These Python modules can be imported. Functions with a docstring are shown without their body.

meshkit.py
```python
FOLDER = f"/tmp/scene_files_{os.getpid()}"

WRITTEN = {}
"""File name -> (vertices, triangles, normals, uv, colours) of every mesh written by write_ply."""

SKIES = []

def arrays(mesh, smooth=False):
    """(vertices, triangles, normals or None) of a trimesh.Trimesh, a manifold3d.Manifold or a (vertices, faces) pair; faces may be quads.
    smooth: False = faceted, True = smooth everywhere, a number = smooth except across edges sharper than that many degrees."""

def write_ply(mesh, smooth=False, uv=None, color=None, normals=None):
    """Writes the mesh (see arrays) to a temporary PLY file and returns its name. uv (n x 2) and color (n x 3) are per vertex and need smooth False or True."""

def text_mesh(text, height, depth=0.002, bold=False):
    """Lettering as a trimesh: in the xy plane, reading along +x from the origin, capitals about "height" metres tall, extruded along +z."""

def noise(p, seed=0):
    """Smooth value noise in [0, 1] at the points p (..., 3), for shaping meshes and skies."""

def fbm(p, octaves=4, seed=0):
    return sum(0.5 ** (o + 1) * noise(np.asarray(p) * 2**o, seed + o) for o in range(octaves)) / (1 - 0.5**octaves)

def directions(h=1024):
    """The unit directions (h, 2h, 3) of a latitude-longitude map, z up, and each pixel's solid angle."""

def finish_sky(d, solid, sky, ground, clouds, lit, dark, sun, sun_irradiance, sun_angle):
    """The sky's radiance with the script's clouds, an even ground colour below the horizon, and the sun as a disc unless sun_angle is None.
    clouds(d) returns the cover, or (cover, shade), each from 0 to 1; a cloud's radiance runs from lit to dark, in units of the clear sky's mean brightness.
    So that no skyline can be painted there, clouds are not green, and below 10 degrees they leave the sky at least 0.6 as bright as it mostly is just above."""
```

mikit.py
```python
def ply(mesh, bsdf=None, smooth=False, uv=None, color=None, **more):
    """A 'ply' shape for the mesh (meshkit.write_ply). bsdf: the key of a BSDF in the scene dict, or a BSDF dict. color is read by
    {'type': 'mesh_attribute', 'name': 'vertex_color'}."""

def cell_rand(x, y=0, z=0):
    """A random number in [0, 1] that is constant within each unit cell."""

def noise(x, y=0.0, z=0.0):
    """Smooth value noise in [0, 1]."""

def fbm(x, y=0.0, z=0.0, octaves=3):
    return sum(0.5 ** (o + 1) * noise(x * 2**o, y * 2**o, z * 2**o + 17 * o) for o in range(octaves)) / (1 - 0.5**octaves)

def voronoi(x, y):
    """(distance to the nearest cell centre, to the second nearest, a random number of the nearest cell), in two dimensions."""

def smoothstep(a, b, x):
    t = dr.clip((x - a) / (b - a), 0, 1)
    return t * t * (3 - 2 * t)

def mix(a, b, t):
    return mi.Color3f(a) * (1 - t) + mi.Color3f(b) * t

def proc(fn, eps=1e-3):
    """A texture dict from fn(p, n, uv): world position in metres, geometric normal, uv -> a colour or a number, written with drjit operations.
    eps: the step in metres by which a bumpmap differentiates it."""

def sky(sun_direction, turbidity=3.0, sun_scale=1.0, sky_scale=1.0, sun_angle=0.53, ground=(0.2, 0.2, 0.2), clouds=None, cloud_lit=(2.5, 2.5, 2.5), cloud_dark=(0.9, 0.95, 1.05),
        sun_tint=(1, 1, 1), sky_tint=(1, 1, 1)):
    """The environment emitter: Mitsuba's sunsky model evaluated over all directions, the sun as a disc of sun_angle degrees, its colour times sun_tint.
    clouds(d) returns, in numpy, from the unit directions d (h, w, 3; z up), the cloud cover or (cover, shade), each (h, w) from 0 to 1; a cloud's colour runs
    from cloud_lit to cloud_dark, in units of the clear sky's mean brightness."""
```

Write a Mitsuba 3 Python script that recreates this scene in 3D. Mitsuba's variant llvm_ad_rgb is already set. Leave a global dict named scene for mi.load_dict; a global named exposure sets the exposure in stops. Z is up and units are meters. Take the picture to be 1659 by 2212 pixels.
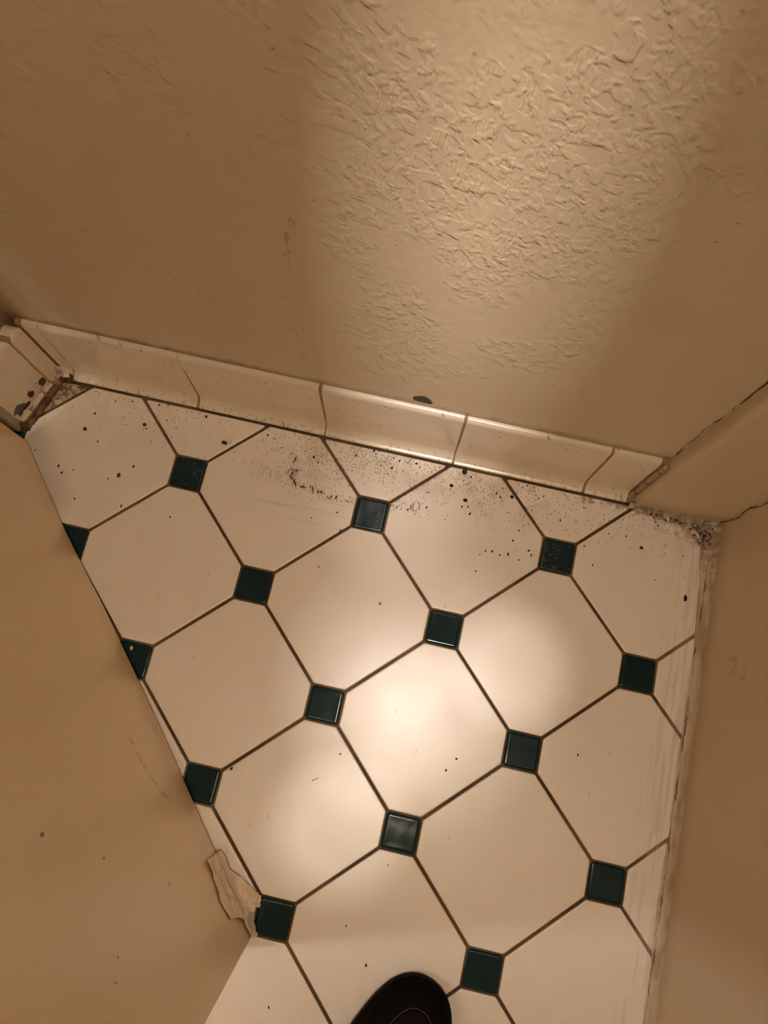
import math, random
import numpy as np
import drjit as dr
import mitsuba as mi
import trimesh
import shapely.geometry as sg
import mikit, meshkit
from mikit import proc, noise, fbm, voronoi, smoothstep, mix
T = mi.ScalarTransform4f
random.seed(7)
rng = np.random.default_rng(11)
scene, labels = {}, {}

# ------------------------------------------------------------------ camera, lights, exposure
exposure = 0.0
CAM = np.array([0.2178, -0.1174, 1.1531])
AXES = np.array([[0.9746, 0.2238, 0.0057], [0.2190, -0.9478, -0.2316], [-0.0465, 0.2269, -0.9728]])   # right, down, forward
scene['camera'] = {'type': 'perspective', 'fov': 52.238, 'fov_axis': 'x', 'near_clip': 0.02, 'far_clip': 50.0,
                   'to_world': T().look_at(origin=CAM.tolist(), target=(CAM + AXES[2]).tolist(), up=(-AXES[1]).tolist())}
LAMP_AT, LAMP_R, LAMP_Z = (0.37, -0.37), 0.15, 2.44
LAMP_RADIANCE = [54.0, 46.0, 35.0]
HALL_RADIANCE = [110.0, 103.0, 96.0]
SPOT_AT = (0.215, -0.20, 2.37)                 # added unseen spotlight; its five beams shape the wall streak and floor pool
SPOTS = [((0.212, 0.272, 0.55), [21.5, 18.9, 17.5], 0.3, 4.9), ((0.266, -0.085, 0.0), [5.9, 5.4, 5.0], 0.9, 5.2),
         ((0.205, -0.300, 0.0), [3.8, 3.5, 3.2], 1.4, 2.8), ((0.395, -0.030, 0.0), [3.6, 3.3, 3.0], 1.2, 2.6), ((0.178, 0.16, 0.0), [3.6, 3.3, 3.0], 0.4, 3.2)]   # aim, intensity, beam, cutoff

# ------------------------------------------------------------------ dimensions of the room
S = 0.203                                     # octagon pitch (8 in tiles)
BACK, LEFT, RIGHT, FRONT, CEIL = 0.272, -0.394, 0.660, -1.60, 2.44
TOE = 0.2480                                  # front of the cove tiles at the floor
BH = 0.1525                                   # height of the cove tiles

# ------------------------------------------------------------------ helpers
def put(key, mesh, bsdf, smooth=False, **kw):
    scene[key] = mikit.ply(mesh, bsdf, smooth=smooth, **kw)
    return key
def lab(key, label=None, category=None, group=None, kind=None):
    d = {}
    if label: d['label'] = label
    if category: d['category'] = category
    if group: d['group'] = group
    if kind: d['kind'] = kind
    labels[key] = d
counts = {}
def numbered(name):
    n = counts.get(name, 0); counts[name] = n + 1
    return name if n == 0 else f'{name}_{n:03d}'
def grid_mesh(P):
    """A (n, m, 3) grid of points as a mesh."""
    n, m = P.shape[:2]
    i, j = np.meshgrid(np.arange(n - 1), np.arange(m - 1), indexing='ij')
    a = (i * m + j).ravel()
    f = np.vstack([np.stack([a, a + m, a + m + 1], 1), np.stack([a, a + m + 1, a + 1], 1)])
    return trimesh.Trimesh(P.reshape(-1, 3), f, process=False)
def face_up(m):
    if m.face_normals[:, 2].sum() < 0: m.invert()
    return m
import mapbox_earcut
def loft(rings, cap0=True, cap1=True, closed=True, ear=None):
    """Rings (k, m, 3) of closed loops joined in order, ends capped with a fan."""
    R = np.asarray(rings, float); k, m = R.shape[:2]
    v = R.reshape(-1, 3); f = []
    for a in range(k - 1):
        for b in range(m):
            c = (b + 1) % m
            f += [[a * m + b, a * m + c, (a + 1) * m + c], [a * m + b, (a + 1) * m + c, (a + 1) * m + b]]
    if ear is not None:                           # flat ends of a concave outline, given in its own plane
        t = mapbox_earcut.triangulate_float64(np.asarray(ear, float), np.array([m], np.uint32)).reshape(-1, 3).astype(int)
        A = np.asarray(ear, float); q = A[t]; sg_ = np.sign(np.cross(q[:, 1] - q[:, 0], q[:, 2] - q[:, 0]).sum())
        o = np.sign(np.sum(A[:, 0] * np.roll(A[:, 1], -1) - A[:, 1] * np.roll(A[:, 0], -1)))
        t = t if sg_ == o else t[:, ::-1]
        f += (t[:, ::-1]).tolist() + (t + (k - 1) * m).tolist()
        cap0 = cap1 = False
    extra = []
    if cap0:
        extra.append(R[0].mean(0)); n = len(v) + len(extra) - 1
        f += [[n, (b + 1) % m, b] for b in range(m)]
    if cap1:
        extra.append(R[-1].mean(0)); n = len(v) + len(extra) - 1
        o = (k - 1) * m
        f += [[n, o + b, o + (b + 1) % m] for b in range(m)]
    if extra: v = np.vstack([v, extra])
    M = trimesh.Trimesh(v, np.array(f), process=False)
    if M.volume < 0: M.invert()
    return M
def box(x0, x1, y0, y1, z0, z1, bevel=0.0):
    if bevel <= 0:
        b = trimesh.creation.box((x1 - x0, y1 - y0, z1 - z0)); b.apply_translation([(x0 + x1) / 2, (y0 + y1) / 2, (z0 + z1) / 2]); return b
    p = []
    for sx in (x0, x1):
        for sy in (y0, y1):
            for sz in (z0, z1):
                for k in range(3):
                    q = np.array([sx, sy, sz], float); s = np.sign([(x0 + x1) / 2 - sx, (y0 + y1) / 2 - sy, (z0 + z1) / 2 - sz]) * bevel; s[k] = 0
                    p.append(q + s)
    return trimesh.convex.convex_hull(np.array(p))
def lump(center, size, seed, sub=2, rough=0.35, rot=0.0):
    m = trimesh.creation.icosphere(subdivisions=sub, radius=1.0)
    v = np.array(m.vertices)
    v *= (1 + rough * (meshkit.fbm(v * 1.7 + seed * 9.1, 2, seed) - 0.5) * 2)[:, None]
    v *= np.asarray(size) / 2
    c, s = math.cos(rot), math.sin(rot)
    v = np.stack([v[:, 0] * c - v[:, 1] * s, v[:, 0] * s + v[:, 1] * c, v[:, 2]], 1) + np.asarray(center)
    return trimesh.Trimesh(v, m.faces, process=False)
def tube(points, r, sides=8):
    p = np.asarray(points, float); t = np.gradient(p, axis=0); t /= np.linalg.norm(t, axis=1, keepdims=True)
    a = np.cross(t, [0, 0, 1.0]); a /= np.linalg.norm(a, axis=1, keepdims=True) + 1e-9
    b = np.cross(t, a); ang = np.arange(sides) * 2 * np.pi / sides
    rr = np.broadcast_to(r, (len(p),))[:, None, None]
    return loft(p[:, None] + rr * (np.cos(ang)[None, :, None] * a[:, None] + np.sin(ang)[None, :, None] * b[:, None]))

# ------------------------------------------------------------------ materials
def segdist(px, py, pts):
    d = mi.Float(9.0)
    for (ax, ay), (bx, by) in zip(pts[:-1], pts[1:]):
        ex, ey = bx - ax, by - ay
        t = dr.clip(((px - ax) * ex + (py - ay) * ey) / (ex * ex + ey * ey), 0, 1)
        d = dr.minimum(d, dr.sqrt(dr.square(px - ax - t * ex) + dr.square(py - ay - t * ey)))
    return d
def principled(base, rough, spec=0.5, **kw):
    d = {'type': 'principled', 'base_color': base if isinstance(base, dict) else {'type': 'rgb', 'value': list(base)}, 'roughness': rough, 'specular': spec}
    d.update(kw); return d
def two(b): return {'type': 'twosided', 'bsdf': b}
def bumped(b, fn, eps, scale=1.0): return {'type': 'bumpmap', 'bsdf': b, 'arbitrary': proc(fn, eps), 'scale': scale}

SMEAR = [(0.0109, 0.2011), (0.0078, 0.1857), (0.0171, 0.1842), (0.0117, 0.1775), (0.0203, 0.1649), (0.0377, 0.1653), (0.0569, 0.1589), (0.0784, 0.1567), (0.1184, 0.1569)]
TILE_WHITE, GRIME, FAINT = (0.78, 0.70, 0.635), (0.045, 0.036, 0.028), (0.42, 0.34, 0.26)
def tile_color(p, n, uv):
    x, y = p.x, p.y
    c = mix(TILE_WHITE, (0.75, 0.67, 0.595), smoothstep(0.35, 0.75, fbm(x * 9, y * 9, 1.0)) * 0.6)
    # dirt dust in the strip along the back wall
    near = smoothstep(0.12, 0.235, y + 0.05 * (noise(x * 14, y * 14, 5) - 0.5)) * smoothstep(-0.46, -0.33, x)
    thick = smoothstep(-0.05, 0.06, x) * (1 - smoothstep(0.36, 0.48, x))
    d1, d2, r = voronoi(x * 300, y * 170)
    speck = (1 - smoothstep(0.12, 0.26, d1)) * dr.select(r < near * (0.06 + 0.55 * thick) * smoothstep(0.35, 0.6, noise(x * 45, y * 45, 9)), 1.0, 0.0)
    d3, d4, r2 = voronoi(x * 120 + 7, y * 70)
    faint = (1 - smoothstep(0.1, 0.36, d3)) * dr.select(r2 < 0.004 + near * 0.10, 1.0, 0.0)
    c = mix(c, FAINT, faint * 0.35)
    dust = near * (0.10 + 0.25 * thick) * smoothstep(0.45, 0.7, fbm(x * 60, y * 60, 3))
    c = mix(c, FAINT, dust)
    # the smeared line of grime left of the dark tile
    wx, wy = x + 0.006 * (noise(x * 160, y * 160, 2) - 0.5), y + 0.008 * (noise(x * 160, y * 160, 12) - 0.5)
    sd = segdist(wx, wy, SMEAR)
    g = fbm(x * 520, y * 230, 4)
    sm = 0.8 * (1 - smoothstep(0.0, 0.0085, sd)) * smoothstep(0.44, 0.68, g) + 0.8 * (1 - smoothstep(0.0, 0.0021, sd)) * smoothstep(0.34, 0.55, g)
    sd2 = segdist(wx, wy, [(-0.045, 0.176), (-0.01, 0.170), (0.012, 0.176)])
    sm = sm + 0.30 * (1 - smoothstep(0.0, 0.020, sd2)) * smoothstep(0.42, 0.70, fbm(x * 420, y * 200, 6))
    sd3 = segdist(wx, wy, [(0.160, 0.160), (0.185, 0.166), (0.205, 0.168), (0.219, 0.178)])
    sm = sm + 0.8 * (1 - smoothstep(0.0, 0.011, sd3)) * smoothstep(0.52, 0.66, fbm(x * 300, y * 220, 8))
    c = mix(c, GRIME, dr.clip(sm * 0.95, 0, 1))
    c = mix(c, GRIME, dr.clip(speck * 0.85, 0, 1))
    # brushed dusty streaks below the smear
    st = smoothstep(0.55, 0.8, fbm(x * 12, y * 190, 2)) * smoothstep(0.1, 0.13, y) * (1 - smoothstep(0.14, 0.17, y)) * smoothstep(-0.1, 0.0, x) * (1 - smoothstep(0.1, 0.16, x))
    c = mix(c, FAINT, st * 0.35)
    # wall paint dragged over the tiles along the right wall
    rs = smoothstep(0.585, 0.64, x) * smoothstep(0.46, 0.68, fbm(x * 210, y * 16, 7))
    c = mix(c, (0.55, 0.47, 0.39), rs * 0.5)
    cd = dr.sqrt(dr.square((x - 0.615) / 0.055) + dr.square((y - 0.238) / 0.035))
    c = mix(c, (0.36, 0.27, 0.20), (1 - smoothstep(0.35, 1.25, cd)) * smoothstep(0.3, 0.62, fbm(x * 120, y * 120, 9)) * 0.85)
    sd4 = segdist(wx, wy, [(0.43, 0.243), (0.54, 0.240), (0.63, 0.236)])
    c = mix(c, (0.25, 0.19, 0.14), (1 - smoothstep(0.002, 0.012, sd4)) * smoothstep(0.35, 0.6, fbm(x * 170, y * 260, 10)) * 0.8)
    sd5 = segdist(x, y, [(-0.395, 0.15), (-0.36, 0.10), (-0.33, 0.06)])
    c = mix(c, (0.36, 0.33, 0.29), (1 - smoothstep(0.0, 0.045, sd5)) * 0.5)
    return c
def tile_bump(p, n, uv):
    return 0.0006 * fbm(p.x * 13, p.y * 13, 4.0, octaves=2) + 0.000006 * noise(p.x * 900, p.y * 900, 2.0)
def tile_rough(p, n, uv):
    return 0.30 + 0.05 * fbm(p.x * 25, p.y * 25, 8.0) + 0.10 * smoothstep(0.17, 0.24, p.y)
scene['tile_white'] = bumped(principled(proc(tile_color), proc(tile_rough), 0.55), tile_bump, 0.002)
def dark_color(p, n, uv):
    return mix((0.0008, 0.0135, 0.0175), (0.0016, 0.021, 0.027), fbm(p.x * 60, p.y * 60, 1.0)) + mi.Color3f(0.05, 0.04, 0.03) * (smoothstep(0.72, 0.8, noise(p.x * 420, p.y * 420, 3)) * smoothstep(0.5, 0.62, noise(p.x * 70, p.y * 70, 4)) * smoothstep(-0.05, 0.2, p.y))
scene['tile_dark'] = bumped(principled(proc(dark_color), 0.10, 0.28), lambda p, n, uv: 0.00025 * fbm(p.x * 45, p.y * 45, 2.0, octaves=2), 0.002)
def grout_color(p, n, uv):
    c = mix((0.066, 0.038, 0.018), (0.17, 0.115, 0.062), fbm(p.x * 50, p.y * 50, p.z * 50) * smoothstep(0.35, 0.75, noise(p.x * 17, p.y * 17, 2)))
    lighter = smoothstep(0.60, 0.64, p.x + 0.03 * (noise(p.x * 60, p.y * 60, 3) - 0.5))
    return mix(c, (0.30, 0.225, 0.15), lighter * 0.75)
def joint_color(p, n, uv):
    return mix((0.19, 0.125, 0.060), (0.36, 0.26, 0.15), fbm(p.x * 60, p.y * 60, p.z * 60))
scene['joint_grout'] = principled(proc(joint_color), 0.7, 0.3)
scene['grout'] = bumped(principled(proc(grout_color), 0.75, 0.3), lambda p, n, uv: 0.0006 * fbm(p.x * 250, p.y * 250, p.z * 250), 0.0007)
def cove_color(p, n, uv):
    c = mix((0.74, 0.66, 0.55), (0.70, 0.61, 0.49), fbm(p.x * 20, p.z * 30, p.y * 20))
    top = smoothstep(0.143, 0.152, p.z + 0.007 * (fbm(p.x * 90, p.z * 60, 2) - 0.5))
    c = mix(c, (0.50, 0.385, 0.25), top * 0.10)
    toe = (1 - smoothstep(0.002, 0.012, p.z)) * smoothstep(0.58, 0.76, fbm(p.x * 220, p.y * 220, 4))
    c = mix(c, (0.22, 0.16, 0.10), toe * 0.5)
    d1, d2, r = voronoi(p.x * 110 + p.y * 60, p.z * 110)
    c = mix(c, (0.20, 0.14, 0.08), (1 - smoothstep(0.08, 0.3, d1)) * dr.select(r < 0.03, 0.7, 0.0))
    # worn glaze and chips at the foot of the left wall
    l = 1 - smoothstep(-0.384, -0.378, p.x)
    for (cy, cz, ry, rz) in ((0.2265, 0.030, 0.007, 0.011), (0.203, 0.033, 0.006, 0.009), (0.176, 0.030, 0.012, 0.013), (0.187, 0.024, 0.010, 0.006)):
        q = dr.sqrt(dr.square((p.y - cy) / ry) + dr.square((p.z - cz) / rz)) + 0.9 * (noise(p.y * 180, p.z * 180, cy * 99) - 0.5)
        c = mix(c, (0.045, 0.024, 0.010), (1 - smoothstep(0.75, 1.0, q)) * l)
    rust = smoothstep(0.52, 0.66, fbm(p.x * 130, p.y * 130, p.z * 90)) * (1 - smoothstep(0.012, 0.03, p.z)) * (1 - smoothstep(-0.378, -0.368, p.x))
    c = mix(c, (0.20, 0.10, 0.05), rust * 0.75)
    return c
scene['cove_tile'] = bumped(principled(proc(cove_color), 0.20, 0.5), lambda p, n, uv: 0.0003 * fbm(p.x * 30, p.y * 30, p.z * 30, octaves=2), 0.002)

PAINT = (0.548, 0.459, 0.327)
DRIP = [(0.0488, 0.5292), (0.0365, 0.5005), (0.0355, 0.4738), (0.0321, 0.4505), (0.026, 0.3212), (0.0272, 0.302), (0.0283, 0.2443), (0.0217, 0.1932)]
def back_color(p, n, uv):
    x, z = p.x, p.z
    c = mix(PAINT, (0.518, 0.429, 0.297), smoothstep(0.3, 0.8, fbm(x * 4, z * 4, 2)))
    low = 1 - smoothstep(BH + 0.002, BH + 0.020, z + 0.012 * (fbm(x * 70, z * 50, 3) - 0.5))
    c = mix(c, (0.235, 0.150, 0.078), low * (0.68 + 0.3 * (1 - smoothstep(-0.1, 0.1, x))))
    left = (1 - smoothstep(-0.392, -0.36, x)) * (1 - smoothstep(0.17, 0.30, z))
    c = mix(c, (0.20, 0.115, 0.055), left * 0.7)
    wx = x + 0.006 * (noise(z * 120, x * 60, 2) - 0.5)
    dd = segdist(wx, z, DRIP)
    amount = smoothstep(0.45, 0.53, z) + 0.35 * smoothstep(0.35, 0.7, noise(z * 30, 4, 3))
    c = mix(c, (0.30, 0.20, 0.11), dr.clip((1 - smoothstep(0.0005, 0.0050, dd)) * amount * smoothstep(0.35, 0.6, fbm(x * 260, z * 60, 5)), 0, 0.6))
    d1, d2, r = voronoi(x * 38, z * 38)
    c = mix(c, (0.33, 0.235, 0.14), (1 - smoothstep(0.02, 0.09, d1)) * dr.select(r < 0.06, 0.8, 0.0))
    return c
def knockdown(p, n, uv):
    x, z = p.x, p.z
    wx, wz = x + 0.006 * (noise(x * 90, z * 90, 1) - 0.5), z + 0.006 * (noise(x * 90, z * 90, 2) - 0.5)
    f = fbm(wx * 115, wz * 80, 3.0, octaves=3)
    plate = smoothstep(0.475, 0.525, f)
    ridge = smoothstep(0.60, 0.66, fbm(wx * 190, wz * 135, 6.0, octaves=2))
    zone = 0.3 + 0.7 * smoothstep(0.36, 0.50, fbm(x * 14, z * 14, 9.0, octaves=2))
    fade = smoothstep(BH + 0.02, BH + 0.08, z) * (1 - 0.6 * smoothstep(0.36, 0.5, x))
    return (0.00034 * plate * zone + 0.00034 * ridge * zone + 0.0008 * fbm(x * 9, z * 9, 2.0, octaves=2) + 0.00006 * noise(x * 260, z * 260, 1)) * fade
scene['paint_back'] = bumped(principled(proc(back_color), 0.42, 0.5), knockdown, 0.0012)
def paint_color(p, n, uv):
    c = mix((0.575, 0.48, 0.345), (0.545, 0.45, 0.315), smoothstep(0.3, 0.8, fbm(p.x * 4, p.y * 4, p.z * 4)))
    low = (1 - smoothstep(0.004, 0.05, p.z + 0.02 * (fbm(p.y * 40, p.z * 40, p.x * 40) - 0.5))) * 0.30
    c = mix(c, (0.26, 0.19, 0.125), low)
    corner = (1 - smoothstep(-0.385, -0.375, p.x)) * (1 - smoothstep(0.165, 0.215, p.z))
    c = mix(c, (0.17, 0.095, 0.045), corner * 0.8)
    d1, d2, r = voronoi(p.y * 30 + p.x * 17, p.z * 30)
    c = mix(c, (0.28, 0.20, 0.12), (1 - smoothstep(0.02, 0.10, d1)) * dr.select(r < 0.025, 0.8, 0.0))
    # scuffs
    for (y, z, r_) in ((0.028, 0.11, 0.022), (0.015, 0.142, 0.014)):
        q = dr.sqrt(dr.square(p.y - y) + dr.square(p.z - z)) / r_
        c = mix(c, (0.36, 0.27, 0.18), (1 - smoothstep(0.2, 1.0, q)) * smoothstep(0.4, 0.6, fbm(p.y * 110, p.z * 110, 2)) * 0.5 * smoothstep(0.65, 0.655, p.x))
    return c
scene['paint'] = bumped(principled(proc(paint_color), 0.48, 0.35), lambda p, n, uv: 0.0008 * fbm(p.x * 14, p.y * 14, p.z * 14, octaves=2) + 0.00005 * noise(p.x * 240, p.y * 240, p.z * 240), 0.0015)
DOOR_END, DD, DN = np.array([0.1225, -0.4571]), np.array([0.65788, -0.75313]), np.array([0.75313, 0.65788])
DSPECKS = [(-0.2276, 0.4734, 0.0022, 0.0048), (-0.1868, 0.3744, 0.0015, 0.003), (-0.128, 0.2321, 0.0018, 0.004), (-0.1103, 0.4256, 0.0015, 0.0015), (-0.0966, 0.4481, 0.0013, 0.0016)]
def door_color(p, n, uv):
    t = (p.x - DOOR_END[0]) * DD[0] + (p.y - DOOR_END[1]) * DD[1]
    c = mix((0.72, 0.58, 0.39), (0.69, 0.55, 0.36), smoothstep(0.3, 0.8, fbm(t * 3, p.z * 5, 2)))
    low = (1 - smoothstep(0.008, 0.10, p.z + 0.05 * (fbm(t * 18, p.z * 18, 4) - 0.5)))
    c = mix(c, (0.40, 0.30, 0.19), low * 0.28)
    sc = segdist(t + 0.01 * (noise(p.z * 60, t * 60, 1) - 0.5), p.z, [(-0.300, 0.155), (-0.262, 0.150), (-0.235, 0.135), (-0.21, 0.11)])
    c = mix(c, (0.36, 0.26, 0.16), (1 - smoothstep(0.0, 0.010, sc)) * smoothstep(0.42, 0.62, fbm(t * 120, p.z * 60, 5)) * 0.5)
    for (a, b, ra, rb) in DSPECKS:
        q = dr.sqrt(dr.square((t - a) / ra) + dr.square((p.z - b) / rb)) + 0.5 * (noise(t * 900, p.z * 900, 1) - 0.5)
        c = mix(c, (0.10, 0.065, 0.03), (1 - smoothstep(0.7, 1.1, q)) * 0.85)
    return c
scene['door_paint'] = bumped(principled(proc(door_color), 0.30, 0.5), lambda p, n, uv: 0.0006 * fbm(p.x * 10, p.y * 10, p.z * 10, octaves=2) + 0.00003 * noise(p.x * 240, p.y * 240, p.z * 240), 0.0015)
scene['trim_paint'] = principled((0.30, 0.265, 0.19), 0.4, 0.5)
def caulk_color(p, n, uv):
    c = mix((0.50, 0.41, 0.31), (0.34, 0.26, 0.185), smoothstep(0.4, 0.7, fbm(p.x * 120, p.y * 30, p.z * 60)))
    crack_x = 0.6500 + 0.0035 * (fbm(p.y * 30, 1.0, 2.0) - 0.5) + 0.0012 * (noise(p.y * 260, 3.0, 1.0) - 0.5)
    wide = 0.0011 * smoothstep(0.25, 0.65, noise(p.y * 55, 7.0, 2.0)) + 0.0004
    crack = (1 - smoothstep(0.6, 1.1, dr.abs(p.x - crack_x) / wide)) * smoothstep(-0.9, -0.5, p.y) * (1 - smoothstep(0.20, 0.23, p.y))
    c = mix(c, (0.085, 0.050, 0.028), crack * (0.2 + 0.65 * smoothstep(0.3, 0.55, noise(p.y * 28, 2.0, 9.0))))
    corner = smoothstep(0.13, 0.22, p.y) * smoothstep(0.35, 0.6, fbm(p.x * 190, p.y * 190, 6))
    c = mix(c, (0.22, 0.15, 0.10), corner * 0.75)
    return c
scene['caulk'] = bumped(principled(proc(caulk_color), 0.55, 0.4), lambda p, n, uv: 0.0010 * fbm(p.x * 190, p.y * 70, p.z * 190), 0.0008)
scene['crack_dark'] = principled((0.085, 0.050, 0.024), 0.9, 0.1)
def broken_color(p, n, uv):
    f = fbm(p.x * 120, p.y * 120, p.z * 300)
    c = mix((0.16, 0.090, 0.055), (0.52, 0.39, 0.29), smoothstep(0.30, 0.60, f))
    return mix(c, (0.035, 0.028, 0.022), smoothstep(0.62, 0.78, fbm(p.x * 210, p.y * 210, 4.0)))
scene['broken_fill'] = principled(proc(broken_color), 0.8, 0.25)
def rust_color(p, n, uv):
    return mix((0.055, 0.026, 0.012), (0.17, 0.078, 0.036), smoothstep(0.3, 0.7, fbm(p.x * 130, p.y * 130, p.z * 130)))
scene['rust_grout'] = principled(proc(rust_color), 0.7, 0.3)
scene['dirt_black'] = principled((0.010, 0.008, 0.007), 0.6, 0.3)
scene['dirt_brown'] = principled((0.060, 0.042, 0.028), 0.8, 0.2)
scene['dust_grey'] = principled(proc(lambda p, n, uv: mix((0.055, 0.037, 0.025), (0.42, 0.31, 0.22), smoothstep(0.35, 0.7, fbm(p.x * 260, p.y * 260, p.z * 260)))), 0.9, 0.2)
scene['chip_dark'] = principled(proc(lambda p, n, uv: mix((0.030, 0.028, 0.022), (0.075, 0.068, 0.052), fbm(p.x * 160, p.z * 160, 1.0))), 0.7, 0.3)
def paper_color(p, n, uv):
    c = mix((0.76, 0.645, 0.52), (0.66, 0.54, 0.42), smoothstep(0.35, 0.7, fbm(p.x * 55, p.y * 55, p.z * 55)))
    return mix(c, (0.42, 0.31, 0.20), smoothstep(0.56, 0.7, fbm(p.x * 120, p.y * 120, p.z * 120 + 5)) * 0.5)
scene['paper'] = two(principled(proc(paper_color), 0.75, 0.25))
scene['paper_grey'] = two(principled((0.42, 0.35, 0.32), 0.6, 0.3))
scene['leather'] = bumped(principled((0.0022, 0.0009, 0.0007), 0.7, 0.07), lambda p, n, uv: 0.0003 * fbm(p.x * 300, p.y * 300, p.z * 300), 0.001)
scene['leather_apron'] = bumped(principled((0.0052, 0.0019, 0.0015), 0.7, 0.07), lambda p, n, uv: 0.0003 * fbm(p.x * 300, p.y * 300, p.z * 300), 0.001)
scene['thread'] = principled((0.016, 0.012, 0.010), 0.5, 0.4)
scene['rubber'] = principled((0.0030, 0.0014, 0.0011), 0.8, 0.08)
scene['lining'] = principled((0.03, 0.018, 0.012), 0.9, 0.1)
scene['ceiling_paint'] = principled((0.60, 0.55, 0.47), 0.8, 0.2)
scene['hall_paint'] = principled((0.70, 0.64, 0.54), 0.8, 0.2)
scene['hall_carpet'] = principled((0.30, 0.25, 0.19), 0.95, 0.05)
scene['lamp_metal'] = principled((0.75, 0.72, 0.68), 0.5, 0.4)
scene['red_bit'] = principled((0.55, 0.13, 0.07), 0.6, 0.3)
scene['white_bit'] = principled((0.75, 0.70, 0.62), 0.6, 0.3)

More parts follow.
